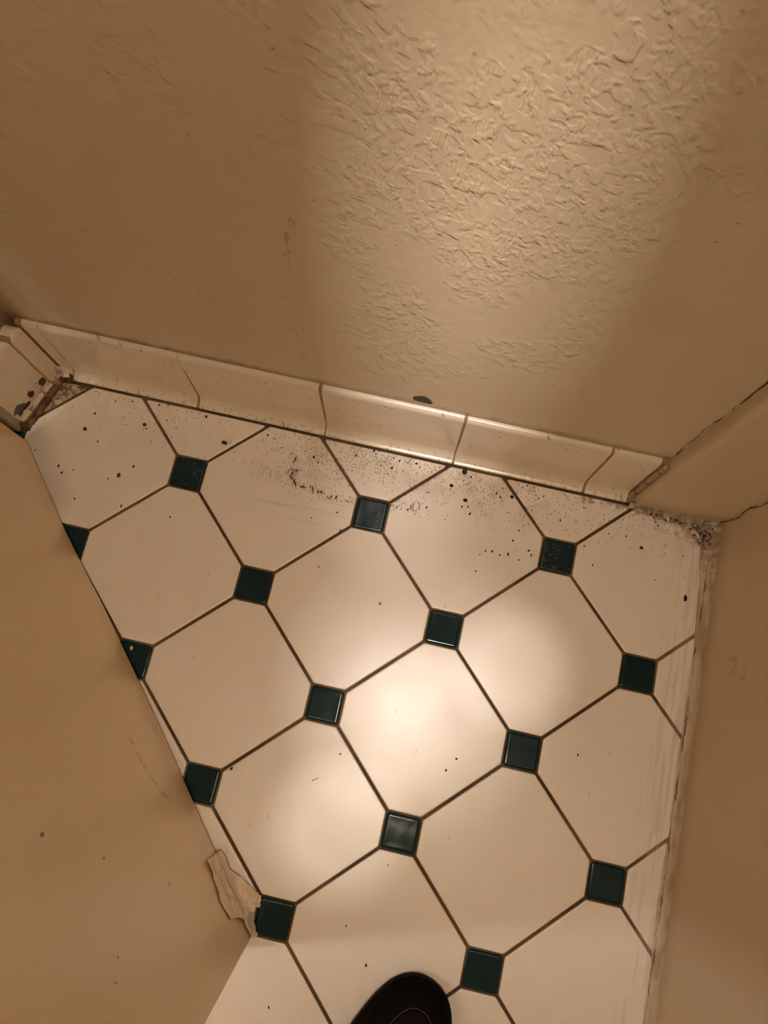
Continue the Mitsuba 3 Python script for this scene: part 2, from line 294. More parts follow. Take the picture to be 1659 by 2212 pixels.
# ------------------------------------------------------------------ floor: mortar bed, octagon tiles, dark inset tiles
put('floor', box(LEFT - 0.12, RIGHT + 0.06, FRONT, BACK + 0.05, -0.06, -0.0026), 'grout')
lab('floor', 'tiled floor of large off-white octagons with small dark green square insets and brown grout', kind='structure')
room = sg.Polygon([(-0.51, -0.70), (-0.51, 0.150), (-0.404, 0.150), (-0.379, 0.2447), (0.6495, 0.2447), (0.6495, FRONT), (LEFT + 0.002, FRONT), (LEFT + 0.002, -0.70)])
def pillow(poly, R, zr, ztop, depth, tilt=(0, 0), rise=0.0, arc=4):
    while poly.buffer(-R * 1.3).is_empty or poly.buffer(-R, join_style='mitre').geom_type != 'Polygon': R, zr = R * 0.6, zr * 0.6
    q = sg.polygon.orient(poly.buffer(-R, join_style='mitre'), 1.0)
    c = np.array(q.exterior.coords)[:-1]
    keep = [k for k in range(len(c)) if np.linalg.norm(c[k] - c[k - 1]) > 2e-4]
    c = c[keep]; e = np.roll(c, -1, 0) - c
    nrm = np.stack([e[:, 1], -e[:, 0]], 1); nrm /= np.linalg.norm(nrm, axis=1, keepdims=True)
    pts, dirs = [], []
    for k in range(len(c)):
        a0, a1 = math.atan2(*nrm[k - 1][::-1]), math.atan2(*nrm[k][::-1])
        while a1 < a0: a1 += 2 * math.pi
        for s in np.linspace(0, 1, arc):
            a = a0 + (a1 - a0) * s; pts.append(c[k]); dirs.append((math.cos(a), math.sin(a)))
    pts, dirs = np.array(pts), np.array(dirs); cen = pts.mean(0)
    rings = []
    def ring(rr, z):
        xy = pts + dirs * rr
        dz = (xy - cen) @ np.array(tilt)
        rings.append(np.column_stack([xy, z + dz]))
    ring(R, -depth)
    for a in (0, 30, 55, 78): ring(R * max(math.cos(math.radians(a)), 0.02), ztop - zr + zr * math.sin(math.radians(a)))
    ring(0.0, ztop)
    xy = cen + (pts - cen) * 0.93; rings.append(np.column_stack([xy, ztop + rise * 0.4 + (xy - cen) @ np.array(tilt)]))
    xy = cen + (pts - cen) * 0.55; rings.append(np.column_stack([xy, ztop + rise + (xy - cen) @ np.array(tilt)]))
    return loft(rings)
r2 = math.sqrt(0.5)
HD, GAP = 0.0236, 0.0044                       # half a dark tile, grout between octagons
def latt(i, j): return np.array([(i + j) * S * r2, (j - i) * S * r2])
trng = np.random.default_rng(5)
for i in range(-4, 10):
    for j in range(-8, 5):
        c = latt(i, j)
        h = HD + 0.0
        sq = sg.Polygon([(c[0] - h, c[1] - h), (c[0] + h, c[1] - h), (c[0] + h, c[1] + h), (c[0] - h, c[1] + h)]).intersection(room)
        tl = trng.normal(0, 0.006, 2); dz = trng.normal(0, 0.00015)
        if not sq.is_empty and sq.geom_type == 'Polygon' and sq.area > 6e-5:
            k = numbered('floor__inset_tile')
            put(k, pillow(sq, 0.0042, 0.0013, -0.0003 + dz, 0.006, tilt=tl, rise=-0.0001), 'tile_dark', smooth=40)
            lab(k, 'dark green glazed square inset tile')
        # octagon with the corner (i, j): centred half a pitch on
        m = latt(i + 0.5, j + 0.5); a = (S - GAP) / 2
        u, v = latt(1, 0) / S, latt(0, 1) / S
        oc = sg.Polygon([m + u * a + v * a, m - u * a + v * a, m - u * a - v * a, m + u * a - v * a])
        for (di, dj) in ((0, 0), (1, 0), (0, 1), (1, 1)):
            w = latt(i + di, j + dj); g = HD + 0.0027
            oc = oc.difference(sg.box(w[0] - g, w[1] - g, w[0] + g, w[1] + g))
        oc = oc.intersection(room)
        tl = np.clip(trng.normal(0, 0.0045, 2), -0.008, 0.008); dz = trng.normal(0, 0.00015)
        for q in getattr(oc, 'geoms', [oc]):
            if q.is_empty or q.geom_type != 'Polygon' or q.area < 1.5e-4: continue
            cx, cy = q.centroid.x, q.centroid.y
            if cx < -0.33 and cy > 0.19:
                broken = q; continue
            k = numbered('floor__octagon_tile')
            put(k, pillow(q, 0.0022, 0.0011, dz, 0.007, tilt=tl), 'tile_white', smooth=40)
# the broken corner piece by the left wall
bx0, by0, bx1, by1 = broken.bounds
gx, gy = np.meshgrid(np.linspace(bx0, bx1, 46), np.linspace(by0, by1, 46), indexing='ij')
P = np.stack([gx, gy, gx * 0], -1)
ins = np.array([[broken.buffer(-0.0005).contains(sg.Point(a, b)) for a, b in zip(r0, r1)] for r0, r1 in zip(gx, gy)])
P[..., 2] = np.where(ins, -0.0014 + 0.0050 * (meshkit.fbm(P * [150, 150, 1], 4, 3) - 0.42), -0.004)
put('floor__broken_tile', face_up(grid_mesh(P)), 'broken_fill', smooth=True)
lab('floor__broken_tile', 'broken corner piece of tile crusted with brown mortar')

# ------------------------------------------------------------------ walls and ceiling
def wall_grid(o, u, v, nu, nv):
    a, b = np.meshgrid(np.linspace(0, 1, nu), np.linspace(0, 1, nv), indexing='ij')
    return grid_mesh(np.asarray(o)[None, None] + a[..., None] * np.asarray(u) + b[..., None] * np.asarray(v))
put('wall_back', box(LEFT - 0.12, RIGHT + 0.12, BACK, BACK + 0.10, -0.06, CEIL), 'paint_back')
lab('wall_back', 'beige painted wall with knockdown texture above the cove tiles', kind='structure')
put('wall_right', box(RIGHT, RIGHT + 0.10, FRONT, BACK, -0.06, CEIL), 'paint')
lab('wall_right', 'smooth beige painted wall on the right', kind='structure')
stub = trimesh.creation.extrude_polygon(sg.Polygon([(LEFT - 0.12, 0.1625), (LEFT - 0.0407, 0.1625), (LEFT - 0.012, 0.247), (LEFT - 0.012, BACK), (LEFT - 0.12, BACK)]), CEIL + 0.06, engine='earcut'); stub.apply_translation([0, 0, -0.06])
put('wall_left', trimesh.util.concatenate([stub, box(LEFT - 0.12, LEFT, FRONT, -0.72, -0.06, CEIL), box(LEFT - 0.12, LEFT, -0.72, 0.1625, 2.06, CEIL)]), 'paint')
lab('wall_left', 'painted wall on the left with the door opening', kind='structure')
put('wall_front', box(LEFT - 0.12, RIGHT + 0.12, FRONT - 0.10, FRONT, -0.06, CEIL), 'paint')
lab('wall_front', 'painted wall behind the photographer', kind='structure')
put('ceiling', box(-1.9, RIGHT + 0.12, FRONT - 0.1, BACK + 0.12, CEIL, CEIL + 0.08), 'ceiling_paint')
lab('ceiling', 'off-white ceiling', kind='structure')
# the hall behind the door
put('floor_hall', box(-1.9, LEFT - 0.12, FRONT - 0.1, BACK + 0.12, -0.06, -0.002), 'hall_carpet'); lab('floor_hall', 'hall floor behind the open door', kind='structure')
put('wall_hall', trimesh.util.concatenate([box(-2.0, -1.9, FRONT - 0.1, BACK + 0.12, -0.06, CEIL), box(-1.9, LEFT - 0.12, BACK, BACK + 0.1, -0.06, CEIL), box(-1.9, LEFT - 0.12, FRONT - 0.1, FRONT, -0.06, CEIL)]), 'hall_paint')
lab('wall_hall', 'hall walls behind the open door', kind='structure')

# the furred-out strip of wall at the right end of the back wall, its front edge rounded
xs = 0.5265; yf = 0.2470
prof = [(xs, BACK + 0.002)] + [(xs + 0.010 - 0.010 * math.cos(a), yf + 0.010 - 0.010 * math.sin(a)) for a in np.linspace(0, math.pi / 2, 8)] + [(RIGHT + 0.004, yf), (RIGHT + 0.004, BACK + 0.002)]
zs = np.concatenate([np.linspace(0, 0.9, 91), [CEIL]])
rings = []
for z in zs:
    w = 0.0022 * (meshkit.fbm(np.array([z * 14, 1.0, 2.0]), 3, 2) - 0.5) + 0.0040 * max(0.0, min(1.0, (z - 0.15) / 0.3))
    rings.append([(x + (w if x < xs + 0.012 else 0), y - (0.0008 * (meshkit.noise(np.array([z * 30, x * 30, 0.0]), 4) - 0.5) if y < yf + 0.02 else 0), z) for x, y in prof])
put('wall_back__corner_strip', loft(rings), 'paint', smooth=50)
lab('wall_back__corner_strip', 'smooth rounded corner strip of wall standing proud at the right end of the tiles')

# cracks in the paint where the strip meets the two walls
def crack(key, pts, w, seed):
    """A thin jagged opening along pts: a flat dark ribbon with real edges, lying on the surface."""
    p = np.asarray(pts, float)
    s = np.linspace(0, 1, 90); acc = np.concatenate([[0], np.cumsum(np.linalg.norm(np.diff(p, axis=0), axis=1))]); acc /= acc[-1]
    q = np.stack([np.interp(s, acc, p[:, k]) for k in range(3)], 1)
    q += 0.0012 * (np.stack([meshkit.noise(np.stack([s * 55 + 9 * k, s * 0 + seed, s * 0], 1), seed + k) for k in range(3)], 1) - 0.5)
    r = w * (0.25 + 1.1 * meshkit.fbm(np.stack([s * 22, s * 0 + seed, s * 0], 1), 2, seed) ** 1.6)
    put(key, tube(q, r, 6), 'crack_dark', smooth=True)
crack('wall_back__crack', [(0.5275, BACK - 0.0002, 0.160), (0.5265, BACK - 0.0002, 0.185), (0.5240, BACK - 0.0002, 0.212), (0.5262, BACK - 0.0002, 0.235), (0.5245, BACK - 0.0002, 0.27), (0.5275, BACK - 0.0002, 0.32), (0.5285, BACK - 0.0002, 0.40), (0.5285, BACK - 0.0002, 0.52)], 0.0009, 3)
lab('wall_back__crack', 'dark jagged crack in the paint along the inside corner')
crack('wall_right__crack', [(RIGHT - 0.002, yf - 0.001, 0.012), (RIGHT - 0.0015, yf - 0.004, 0.040), (RIGHT - 0.001, yf - 0.007, 0.075), (RIGHT - 0.001, yf - 0.001, 0.090), (RIGHT - 0.001, yf - 0.0005, 0.105), (RIGHT - 0.001, yf - 0.006, 0.135), (RIGHT - 0.001, yf - 0.006, 0.19)], 0.0010, 8)
lab('wall_right__crack', 'fine wavy crack in the paint of the right corner')
# chip in the paint of the back wall, through to the dark board
chip = sg.Polygon([(0.1735, 0.1762), (0.1764, 0.182), (0.1874, 0.1880), (0.1956, 0.1828), (0.2009, 0.1708), (0.1968, 0.1656), (0.191, 0.1661), (0.1818, 0.1657), (0.1743, 0.1686)])
cm = trimesh.creation.extrude_polygon(chip, 0.0006, engine='earcut')
v = np.array(cm.vertices); cm = trimesh.Trimesh(np.column_stack([v[:, 0], BACK - 0.0005 + v[:, 2], v[:, 1]]), cm.faces[:, ::-1], process=False)
put('wall_back__paint_chip', cm, 'chip_dark'); lab('wall_back__paint_chip', 'dark grey chipped spot in the paint just above the tiles')

# ------------------------------------------------------------------ cove base tiles
def cove_profile(e=0.0):
    """(distance from the wall, height) of the tile, shrunk by e at its ends."""
    t = 0.0090
    p = [(0.0, 0.0 + e), (0.0235 - e, 0.0 + e), (0.0240 - e, 0.0016), (0.0238 - e, 0.0034 - e * .5)]
    r = 0.0150
    p += [(0.0240 + 0.0 - r * math.sin(a) - e * math.sin(a) * .7, 0.0040 + r - r * math.cos(a) - e * .5) for a in np.linspace(0.12, math.pi / 2, 9)]
    p += [(t - e, 0.06), (t - e, 0.11)]
    rb = 0.0075
    p += [(t - rb + (rb - e) * math.cos(a), BH - rb + (rb - e) * math.sin(a)) for a in np.linspace(0, math.pi / 2, 7)]
    p += [(0.0, BH - e)]
    return np.array(p)
def cove_tile(a0, a1, place, seed):
    """A tile from a0 to a1 along its wall; place(along, off, z) -> xyz. Its ends lean a little."""
    r = np.random.default_rng(seed); lean0, lean1 = r.normal(0, 0.0012, 2)
    rings = []
    L = a1 - a0
    for s, e in ((0, 0.0012), (0.0004, 0.0005), (0.0013, 0.0), (L - 0.0013, 0.0), (L - 0.0004, 0.0005), (L, 0.0012)):
        pr = cove_profile(e); f = s / L
        al = a0 + s + (lean0 * (1 - f) + lean1 * f) * (pr[:, 1] / BH - 0.3) + 0.0007 * (meshkit.noise(np.stack([pr[:, 1] * 70, pr[:, 0] * 0 + seed, pr[:, 0] * 0 + (f > .5)], 1), 3) - 0.5)
        rings.append([place(a, o, z) for a, (o, z) in zip(al, pr)])
    return loft(rings, ear=cove_profile())
back_at = lambda a, o, z: (a, BACK - o, z)
SLANT = 0.34                                   # the short left wall runs a little out of square
left_at = lambda a, o, z: (LEFT + (min(o, 0.013) if o > 1e-4 else -0.013) - SLANT * max(0.0, 0.247 - a), a, z)
# mortar behind the tiles shows in their joints
def mortar(a0, a1, place):
    pr = cove_profile(0.0)
    n = np.linspace(0, 1, 2)
    q = pr.copy(); q[:, 0] = np.maximum(q[:, 0] - 0.0007, 0); q[:, 1] = np.minimum(q[:, 1], BH - 0.001)
    return loft([[place(a, o, z) for o, z in q] for a in (a0, a1)], ear=cove_profile())
put('baseboard_back', mortar(-0.3925, 0.5272, back_at), 'joint_grout'); lab('baseboard_back', 'row of glossy cream cove base tiles along the foot of the back wall', kind='structure')
JO = [-0.3835, -0.3605, -0.1570, 0.0462, 0.2486, 0.4508, 0.5185]
JW = [0.0012, 0.0010, 0.0022, 0.0022, 0.0023, 0.0030, 0.0022]
for k in range(6):
    key = numbered('baseboard_back__cove_tile')
    put(key, cove_tile(JO[k] + JW[k] / 2, JO[k + 1] - JW[k + 1] / 2, back_at, 20 + k), 'cove_tile', smooth=35)
lab('baseboard_back__cove_tile', 'narrow cut filler tile in the left corner'); lab('baseboard_back__cove_tile_005', 'short cut tile at the right end')
put('baseboard_left', mortar(0.164, 0.247, left_at), 'joint_grout'); lab('baseboard_left', 'short run of cream cove base tiles on the left wall', kind='structure')
put('baseboard_left__cove_tile', cove_tile(0.1625, 0.2335, left_at, 41), 'cove_tile', smooth=35); lab('baseboard_left__cove_tile', 'cream tile with a chipped, stained foot beside the door jamb')
# the narrow rounded piece standing in the corner
rings = []
for z in np.concatenate([np.linspace(0.004, 0.140, 8), 0.140 + 0.0125 * np.sin(np.linspace(0.2, 1.45, 7))]):
    w = 1.0 if z <= 0.140 else math.sqrt(max(0.02, 1 - ((z - 0.140) / 0.0128) ** 2))
    y0, y1 = 0.2478 - 0.0125 * w, 0.2478 + 0.0143 * w
    fl = 0.012 * max(0.0, 1 - z / 0.022) ** 2
    x1 = LEFT + 0.0095 * (0.5 + 0.5 * w) + fl
    rings.append([(LEFT - 0.013, y0, z), (x1 - 0.002, y0, z), (x1, y0 + 0.003 * w, z), (x1, y1 - 0.002 * w, z), (x1 - 0.0015, y1, z), (LEFT - 0.013, y1, z)])
put('baseboard_left__corner_piece', loft(rings), 'cove_tile', smooth=35); lab('baseboard_left__corner_piece', 'narrow tile piece with a rounded top in the inside corner')
# brown grout bead at the foot of the left tiles, and crumbs of it
s = np.linspace(0, 1, 60)
pts = np.column_stack([-0.3780 - 0.027 * s + 0.003 * (meshkit.noise(np.stack([s * 9, s * 0, s * 0], 1), 2) - .5), 0.2460 - 0.092 * s, 0.0015 + 0 * s])
put('baseboard_left__grout_bead', tube(pts, 0.0036 + 0.0028 * meshkit.fbm(np.stack([s * 14, s * 0, s * 0], 1), 3, 5), 10), 'rust_grout', smooth=True)
lab('baseboard_left__grout_bead', 'rust-brown crumbling bead of grout')
put('baseboard_left__grout_lump', trimesh.util.concatenate([lump((-0.3785, 0.2445, 0.004), (0.012, 0.010, 0.013), 3), lump((-0.366, 0.2475, 0.003), (0.016, 0.008, 0.009), 5), lump((-0.3612, 0.2515, 0.010), (0.0035, 0.006, 0.012), 8), lump((-0.4085, 0.160, 0.005), (0.014, 0.012, 0.013), 6)]), 'crack_dark', smooth=True)
# worn grout bead where the row ends at the corner strip
s = np.linspace(0, 1, 50)
pts = np.column_stack([0.5225 + 0.0008 * np.sin(s * 9), 0.2600 - 0.0080 * np.maximum(0, 1 - s * 9) ** 2, 0.004 + 0.150 * s])
put('baseboard_back__end_grout', tube(pts, 0.0036 + 0.0018 * meshkit.fbm(np.stack([s * 12, s * 0, s * 0], 1), 3, 9), 10), 'caulk', smooth=True)
lab('baseboard_back__end_grout', 'dirty brown strip of grout at the end of the row')

# ------------------------------------------------------------------ caulk along the right wall and the corner strip
ys = np.linspace(0.246, -1.2, 900)
def caulk_rows(ys):
    out = []
    for u in np.linspace(0, 1, 9):
        n1 = meshkit.fbm(np.stack([ys * 40, ys * 0 + 1, ys * 0], 1), 3, 4) - 0.5
        n2 = meshkit.fbm(np.stack([ys * 160, ys * 0 + u * 4, ys * 0], 1), 2, 6) - 0.5
        x0 = 0.6470 + 0.005 * n1 - 0.011 * np.clip((ys - 0.10) / 0.13, 0, 1)
        x = x0 + (RIGHT + 0.001 - x0) * u
        z = 0.0004 + 0.0032 * np.sin(u * math.pi * 0.5) + 0.010 * u ** 4 + 0.0016 * n2 * math.sin(math.pi * min(u * 1.1, 1))
        out.append(np.stack([x, ys, z], 1))
    return np.stack(out, 1)
put('wall_right__caulk', face_up(grid_mesh(caulk_rows(ys))), 'caulk', smooth=True)
lab('wall_right__caulk', 'lumpy cracked strip of caulk along the foot of the right wall')
xs_ = np.linspace(0.522, 0.655, 160); rows = []
for u in np.linspace(0, 1, 8):
    n1 = meshkit.fbm(np.stack([xs_ * 60, xs_ * 0 + 2, xs_ * 0], 1), 3, 8) - 0.5
    n2 = meshkit.fbm(np.stack([xs_ * 200, xs_ * 0 + u * 5, xs_ * 0], 1), 2, 3) - 0.5
    y0 = 0.2415 + 0.004 * n1 - 0.003 * np.clip((xs_ - 0.56) / 0.06, 0, 1)
    rows.append(np.stack([xs_, y0 + (yf + 0.001 - y0) * u, 0.0003 + 0.003 * np.sin(u * math.pi / 2) + 0.006 * u ** 4 + 0.0022 * n2 * math.sin(math.pi * min(1, u * 1.1))], 1))
g = face_up(grid_mesh(np.stack(rows, 1)))
put('wall_back__caulk', g, 'caulk', smooth=True); lab('wall_back__caulk', 'dirty flaking caulk at the foot of the corner strip')

# ------------------------------------------------------------------ door and its frame
put('trim_1', trimesh.util.concatenate([box(LEFT - 0.125, -0.413, 0.149, 0.1635, -0.0015, 2.06, 0.002), box(LEFT - 0.125, -0.427, 0.1175, 0.1485, -0.0015, 2.06, 0.002), box(LEFT - 0.125, -0.388, -0.72, -0.70, -0.0015, 2.06, 0.002), box(LEFT - 0.125, -0.400, -0.70, 0.149, 2.045, 2.06, 0.002)]), 'trim_paint', smooth=30)  # second box is an added stop that keeps hall light out of the hinge gap
lab('trim_1', 'grey-green door jamb beside the left tiles', kind='structure')
LEN, TH, DZ0, DZ1 = 0.790, 0.035, 0.0055, 2.035
rings = []
for t in np.concatenate([[-LEN, -LEN + 0.002, -LEN + 0.006], np.linspace(-LEN + 0.03, -0.03, 24), [-0.0045, -0.0012, 0.0]]):
    e = 0.003 if t in (-LEN, 0.0) else 0.001 if t in (-LEN + 0.002, -0.0012) else 0.0
    bow = 0.0040 * math.sin(math.pi * min(1, max(0, (-t) / 0.62))) - 0.003 * math.sin(math.pi * min(1, max(0, (-t - 0.5) / 0.29)))
    b = 0.0022
    sec = [(-e, DZ0 + b + e), (-b - e, DZ0 + e), (-TH + b + e, DZ0 + e), (-TH + e, DZ0 + b + e), (-TH + e, DZ1 - b - e), (-TH + b + e, DZ1 - e), (-b - e, DZ1 - e), (-e, DZ1 - b - e)]
    rings.append([(*(DOOR_END + DD * t + DN * (w + bow)), z) for w, z in sec])
put('door_1', loft(rings), 'door_paint', smooth=25)
lab('door_1', 'flat beige painted door standing ajar at the left, its foot close over the tiles', kind='structure')

# ------------------------------------------------------------------ torn scrap of paper at the door's foot
PAPER = [(-0.1199, -0.0691), (-0.1181, 0.0026), (-0.1042, 0.006), (-0.0906, 0.0046), (-0.0779, 0.0148), (-0.0591, 0.0233), (-0.0394, 0.0313), (-0.0272, 0.0234), (-0.0325, 0.0179), (-0.016, 0.0074), (-0.0018, 0.0035), (0.0007, -0.0116), (-0.0099, -0.0167), (-0.0301, -0.0232), (-0.0366, -0.0381), (-0.0432, -0.0691), (-0.0679, -0.0793), (-0.0905, -0.068), (-0.1036, -0.0667)]
def sheet(poly, thick, amp, seed, lift=0.0):
    """The outline in (along the door, across its foot) folded up the door for negative across; crumpled, with a thickness."""
    pg = sg.Polygon(poly)
    x0, y0, x1, y1 = pg.bounds; st = 0.0016
    gx, gy = np.meshgrid(np.arange(x0 - st, x1 + 2 * st, st), np.arange(y0 - st, y1 + 2 * st, st), indexing='ij')
    n, m = gx.shape
    ins = np.array([[pg.contains(sg.Point(gx[i, j] + st / 2, gy[i, j] + st / 2)) for j in range(m - 1)] for i in range(n - 1)])
    Q = np.stack([gx, gy, gx * 0], -1)
    cr = np.abs(meshkit.fbm(Q * 38, 3, seed) - 0.5) * 2
    off = amp * (0.5 + 1.6 * cr) + lift
    lie, up = np.maximum(gy, 0), np.maximum(-gy, 0)
    bow = 0.0040 * np.sin(np.pi * np.clip(-gx / 0.62, 0, 1))
    soft = 0.010 * np.exp(-np.abs(gy) / 0.010)              # a soft fold instead of a sharp one
    across = bow + lie + np.where(gy < 0, off * 0.9, 0) + soft * 0.55
    z = 0.0012 + np.where(gy >= 0, off, 0.004 + up) + soft * 0.45
    P3 = np.stack([DOOR_END[0] + DD[0] * gx + DN[0] * across, DOOR_END[1] + DD[1] * gx + DN[1] * across, z], -1)
    idx = lambda i, j: i * m + j
    f = []
    for i, j in zip(*np.nonzero(ins)):
        f += [[idx(i, j), idx(i + 1, j), idx(i + 1, j + 1)], [idx(i, j), idx(i + 1, j + 1), idx(i, j + 1)]]
    top = trimesh.Trimesh(P3.reshape(-1, 3), np.array(f), process=False); top.remove_unreferenced_vertices()
    vn = np.array(top.vertex_normals)
    bv = np.array(top.vertices) - vn * thick
    nf = len(top.vertices); e = top.edges[trimesh.grouping.group_rows(top.edges_sorted, require_count=1)]
    side = np.vstack([np.column_stack([e[:, 1], e[:, 0], e[:, 0] + nf]), np.column_stack([e[:, 1], e[:, 0] + nf, e[:, 1] + nf])])
    return trimesh.Trimesh(np.vstack([top.vertices, bv]), np.vstack([top.faces, top.faces[:, ::-1] + nf, side]), process=False)
put('paper_scrap', sheet(PAPER, 0.0005, 0.0045, 4), 'paper', smooth=40)
lab('paper_scrap', 'crumpled torn scrap of beige paper stuck at the foot of the open door', 'paper scrap')
FLAP = [(-0.030, 0.0005), (-0.019, -0.012), (-0.006, -0.015), (-0.010, 0.001), (-0.018, 0.0045), (-0.0265, 0.0145)]
put('paper_scrap__torn_flap', sheet(FLAP, 0.0004, 0.002, 9, lift=0.0035), 'paper_grey', smooth=40)
lab('paper_scrap__torn_flap', 'greyish torn flap')

# ------------------------------------------------------------------ shoe at the lower edge of the picture
from scipy.interpolate import splprep, splev
OUT = np.array([(0.345, -0.4505), (0.364, -0.4525), (0.380, -0.4600), (0.3925, -0.473), (0.4000, -0.494), (0.4025, -0.52), (0.401, -0.56), (0.392, -0.61), (0.377, -0.66), (0.362, -0.70), (0.340, -0.733), (0.312, -0.742), (0.285, -0.73), (0.268, -0.70), (0.260, -0.65), (0.257, -0.60), (0.262, -0.56), (0.276, -0.5240), (0.2905, -0.4960), (0.3060, -0.4735), (0.3250, -0.4570)])
tck, _ = splprep(np.vstack([OUT, OUT[:1]]).T, s=0, per=True)
oc = np.array(splev(np.linspace(0, 1, 161)[:-1], tck)).T
outline = sg.Polygon(oc)
def ringpoly(d, z, n=160):
    q = outline.buffer(-d) if d > 0 else outline.buffer(-d)
    e = q.exterior; p0 = e.project(sg.Point(0.345, -0.45))
    c = np.array([e.interpolate((p0 + k * e.length / n) % e.length).coords[0] for k in range(n)])
    if not e.is_ccw: c = c[::-1]
    return np.column_stack([c, np.full(n, z) if np.isscalar(z) else z])
put('shoe__sole', loft([ringpoly(0.004, 0.0002), ringpoly(0.0005, 0.002), ringpoly(-0.0005, 0.010), ringpoly(-0.0005, 0.019), ringpoly(0.002, 0.0215)]), 'rubber', smooth=40)
lab('shoe__sole', 'black rubber sole')
gx, gy = np.meshgrid(np.arange(0.250, 0.410, 0.0016), np.arange(-0.750, -0.444, 0.0016), indexing='ij')
import shapely
inside = shapely.contains_xy(outline, gx, gy)
dist = shapely.distance(shapely.points(gx, gy), outline.exterior)
dist = np.where(inside, dist, 0)
toe = np.clip((gy + 0.60) / 0.15, 0, 1)                      # 1 at the toe tip
Hh = 0.060 - 0.022 * toe ** 1.2
w_ = 0.036 - 0.012 * (1 - toe)
prof_ = 1 - np.clip(1 - dist / w_, 0, 1) ** 2.4
ZZ = 0.019 + (Hh - 0.019) * np.sqrt(np.clip(prof_, 0, 1))
seam_d = 0.0285
ZZ += np.where(gy > -0.60, 0.0030 * (np.clip((dist - seam_d) / 0.0025, 0, 1)), 0)
hole = np.sqrt(((gx - 0.322) / 0.036) ** 2 + ((gy + 0.655) / 0.062) ** 2)
ZZ = np.where(hole < 1, 0.026 + 0.0 * ZZ, ZZ)
apron = inside & (dist > seam_d + 0.001) & (gy > -0.60) & (hole > 1.0)
P3 = np.stack([gx, gy, ZZ], -1)
cell = lambda M: M[:-1, :-1] & M[1:, :-1] & M[:-1, 1:] & M[1:, 1:]
def cells(mask):
    m = face_up(grid_mesh(P3))
    k = mask.ravel(); m.update_faces(np.concatenate([k, k])); m.remove_unreferenced_vertices(); return m
ca = cell(apron); call = cell(inside)
hin = cell(hole < 0.97)
put('shoe__upper', cells(call & ~ca & ~hin), 'leather', smooth=60); lab('shoe__upper', 'dark brown upper with a rounded toe')
put('shoe__apron', cells(ca), 'leather_apron', smooth=60); lab('shoe__apron', 'slightly raised panel over the instep')
put('shoe__insole', cells(hin), 'lining', smooth=60)
q = outline.buffer(-seam_d).exterior
cs = np.array([q.interpolate(k / 200, normalized=True).coords[0] for k in range(200)])
cs = cs[cs[:, 1] > -0.60]
br = np.argmax(np.linalg.norm(np.diff(cs, axis=0), axis=1)); cs = np.vstack([cs[br + 1:], cs[:br + 1]])
from scipy.interpolate import RegularGridInterpolator
hz = RegularGridInterpolator((gx[:, 0], gy[0]), ZZ)
put('shoe__seam', tube(np.column_stack([cs, hz(cs) + 0.0010]), 0.0010, 6), 'thread', smooth=True); lab('shoe__seam', 'curved seam over the toe')
lab('shoe', 'toe of a very dark brown shoe at the lower edge of the picture', 'shoe')

# ------------------------------------------------------------------ dirt
SPECKS= [(-0.014, 0.215), (0.023, 0.218), (0.038, 0.212), (0.046, 0.205), (0.101, 0.229), (0.126, 0.243), (0.142, 0.222), (0.159, 0.222), (0.158, 0.238), (0.168, 0.236), (0.182, 0.236), (0.194, 0.237), (0.201, 0.233), (0.219, 0.195), (0.222, 0.197), (0.2, 0.17), (0.197, 0.163), (0.224, 0.173), (0.209, 0.159), (0.087, 0.159), (0.105, 0.109), (0.094, 0.135), (0.058, 0.118), (-0.04, 0.23), (0.28, 0.235), (0.331, 0.228), (0.323, 0.218), (0.33, 0.214), (0.36, 0.236), (0.367, 0.241), (0.383, 0.228), (0.387, 0.225), (0.394, 0.23), (0.457, 0.226), (0.425, 0.199), (0.255, 0.161), (0.29, 0.178), (0.285, 0.188), (0.276, 0.186), (0.345, 0.193), (0.367, 0.169), (0.361, 0.152), (0.317, 0.12), (0.324, 0.127), (0.334, 0.129), (0.346, 0.126), (0.358, 0.13), (0.387, 0.142), (0.392, 0.136), (0.375, 0.125), (0.5, 0.195), (0.484, 0.142), (0.467, 0.168), (0.316, 0.094), (-0.286, 0.231), (-0.311, 0.204), (-0.226, 0.198), (-0.293, 0.161), (-0.218, 0.24), (-0.204, 0.243), (-0.188, 0.238), (-0.199, 0.218), (-0.171, 0.249), (-0.227, 0.135), (-0.315, 0.109), (-0.331, 0.101), (-0.339, 0.11), (-0.382, 0.126), (-0.227, 0.071), (-0.299, 0.066), (-0.259, 0.108), (-0.26, 0.236), (-0.32, 0.239), (-0.141, 0.238), (0.526, 0.197), (0.568, 0.219), (0.571, 0.224), (0.566, 0.229), (0.591, 0.236), (0.614, 0.186), (0.578, 0.141), (0.331, -0.192), (0.181, -0.204), (0.241, -0.417), (0.278, -0.458), (0.165, -0.535), (0.037, -0.257), (0.279, -0.331), (0.342, -0.174), (0.508, -0.13), (-0.15, 0.071), (0.087, 0.048)]
bits = []
for k, (x, y) in enumerate(SPECKS):
    s = rng.uniform(0.0020, 0.0038)
    bits.append(lump((x, y, 0.0004), (s * rng.uniform(0.6, 0.9), s * rng.uniform(0.9, 1.5), 0.0016), 100 + k, sub=1, rough=0.5, rot=rng.uniform(-0.7, 0.7)))
for k in range(420):                           # crumbs gathered against the cove tiles
    x = rng.choice([rng.normal(0.17, 0.05), rng.normal(0.30, 0.05), rng.uniform(-0.3, 0.6)]); y = 0.243 - abs(rng.normal(0, 0.022))
    s = rng.uniform(0.0006, 0.0016)
    bits.append(lump((x, y, 0.0003), (s * 0.8, s * rng.uniform(0.9, 2.2), 0.0009), 400 + k, sub=0, rough=0.4, rot=rng.uniform(-0.6, 0.6)))
put('dirt_specks', trimesh.util.concatenate(bits), 'dirt_black')
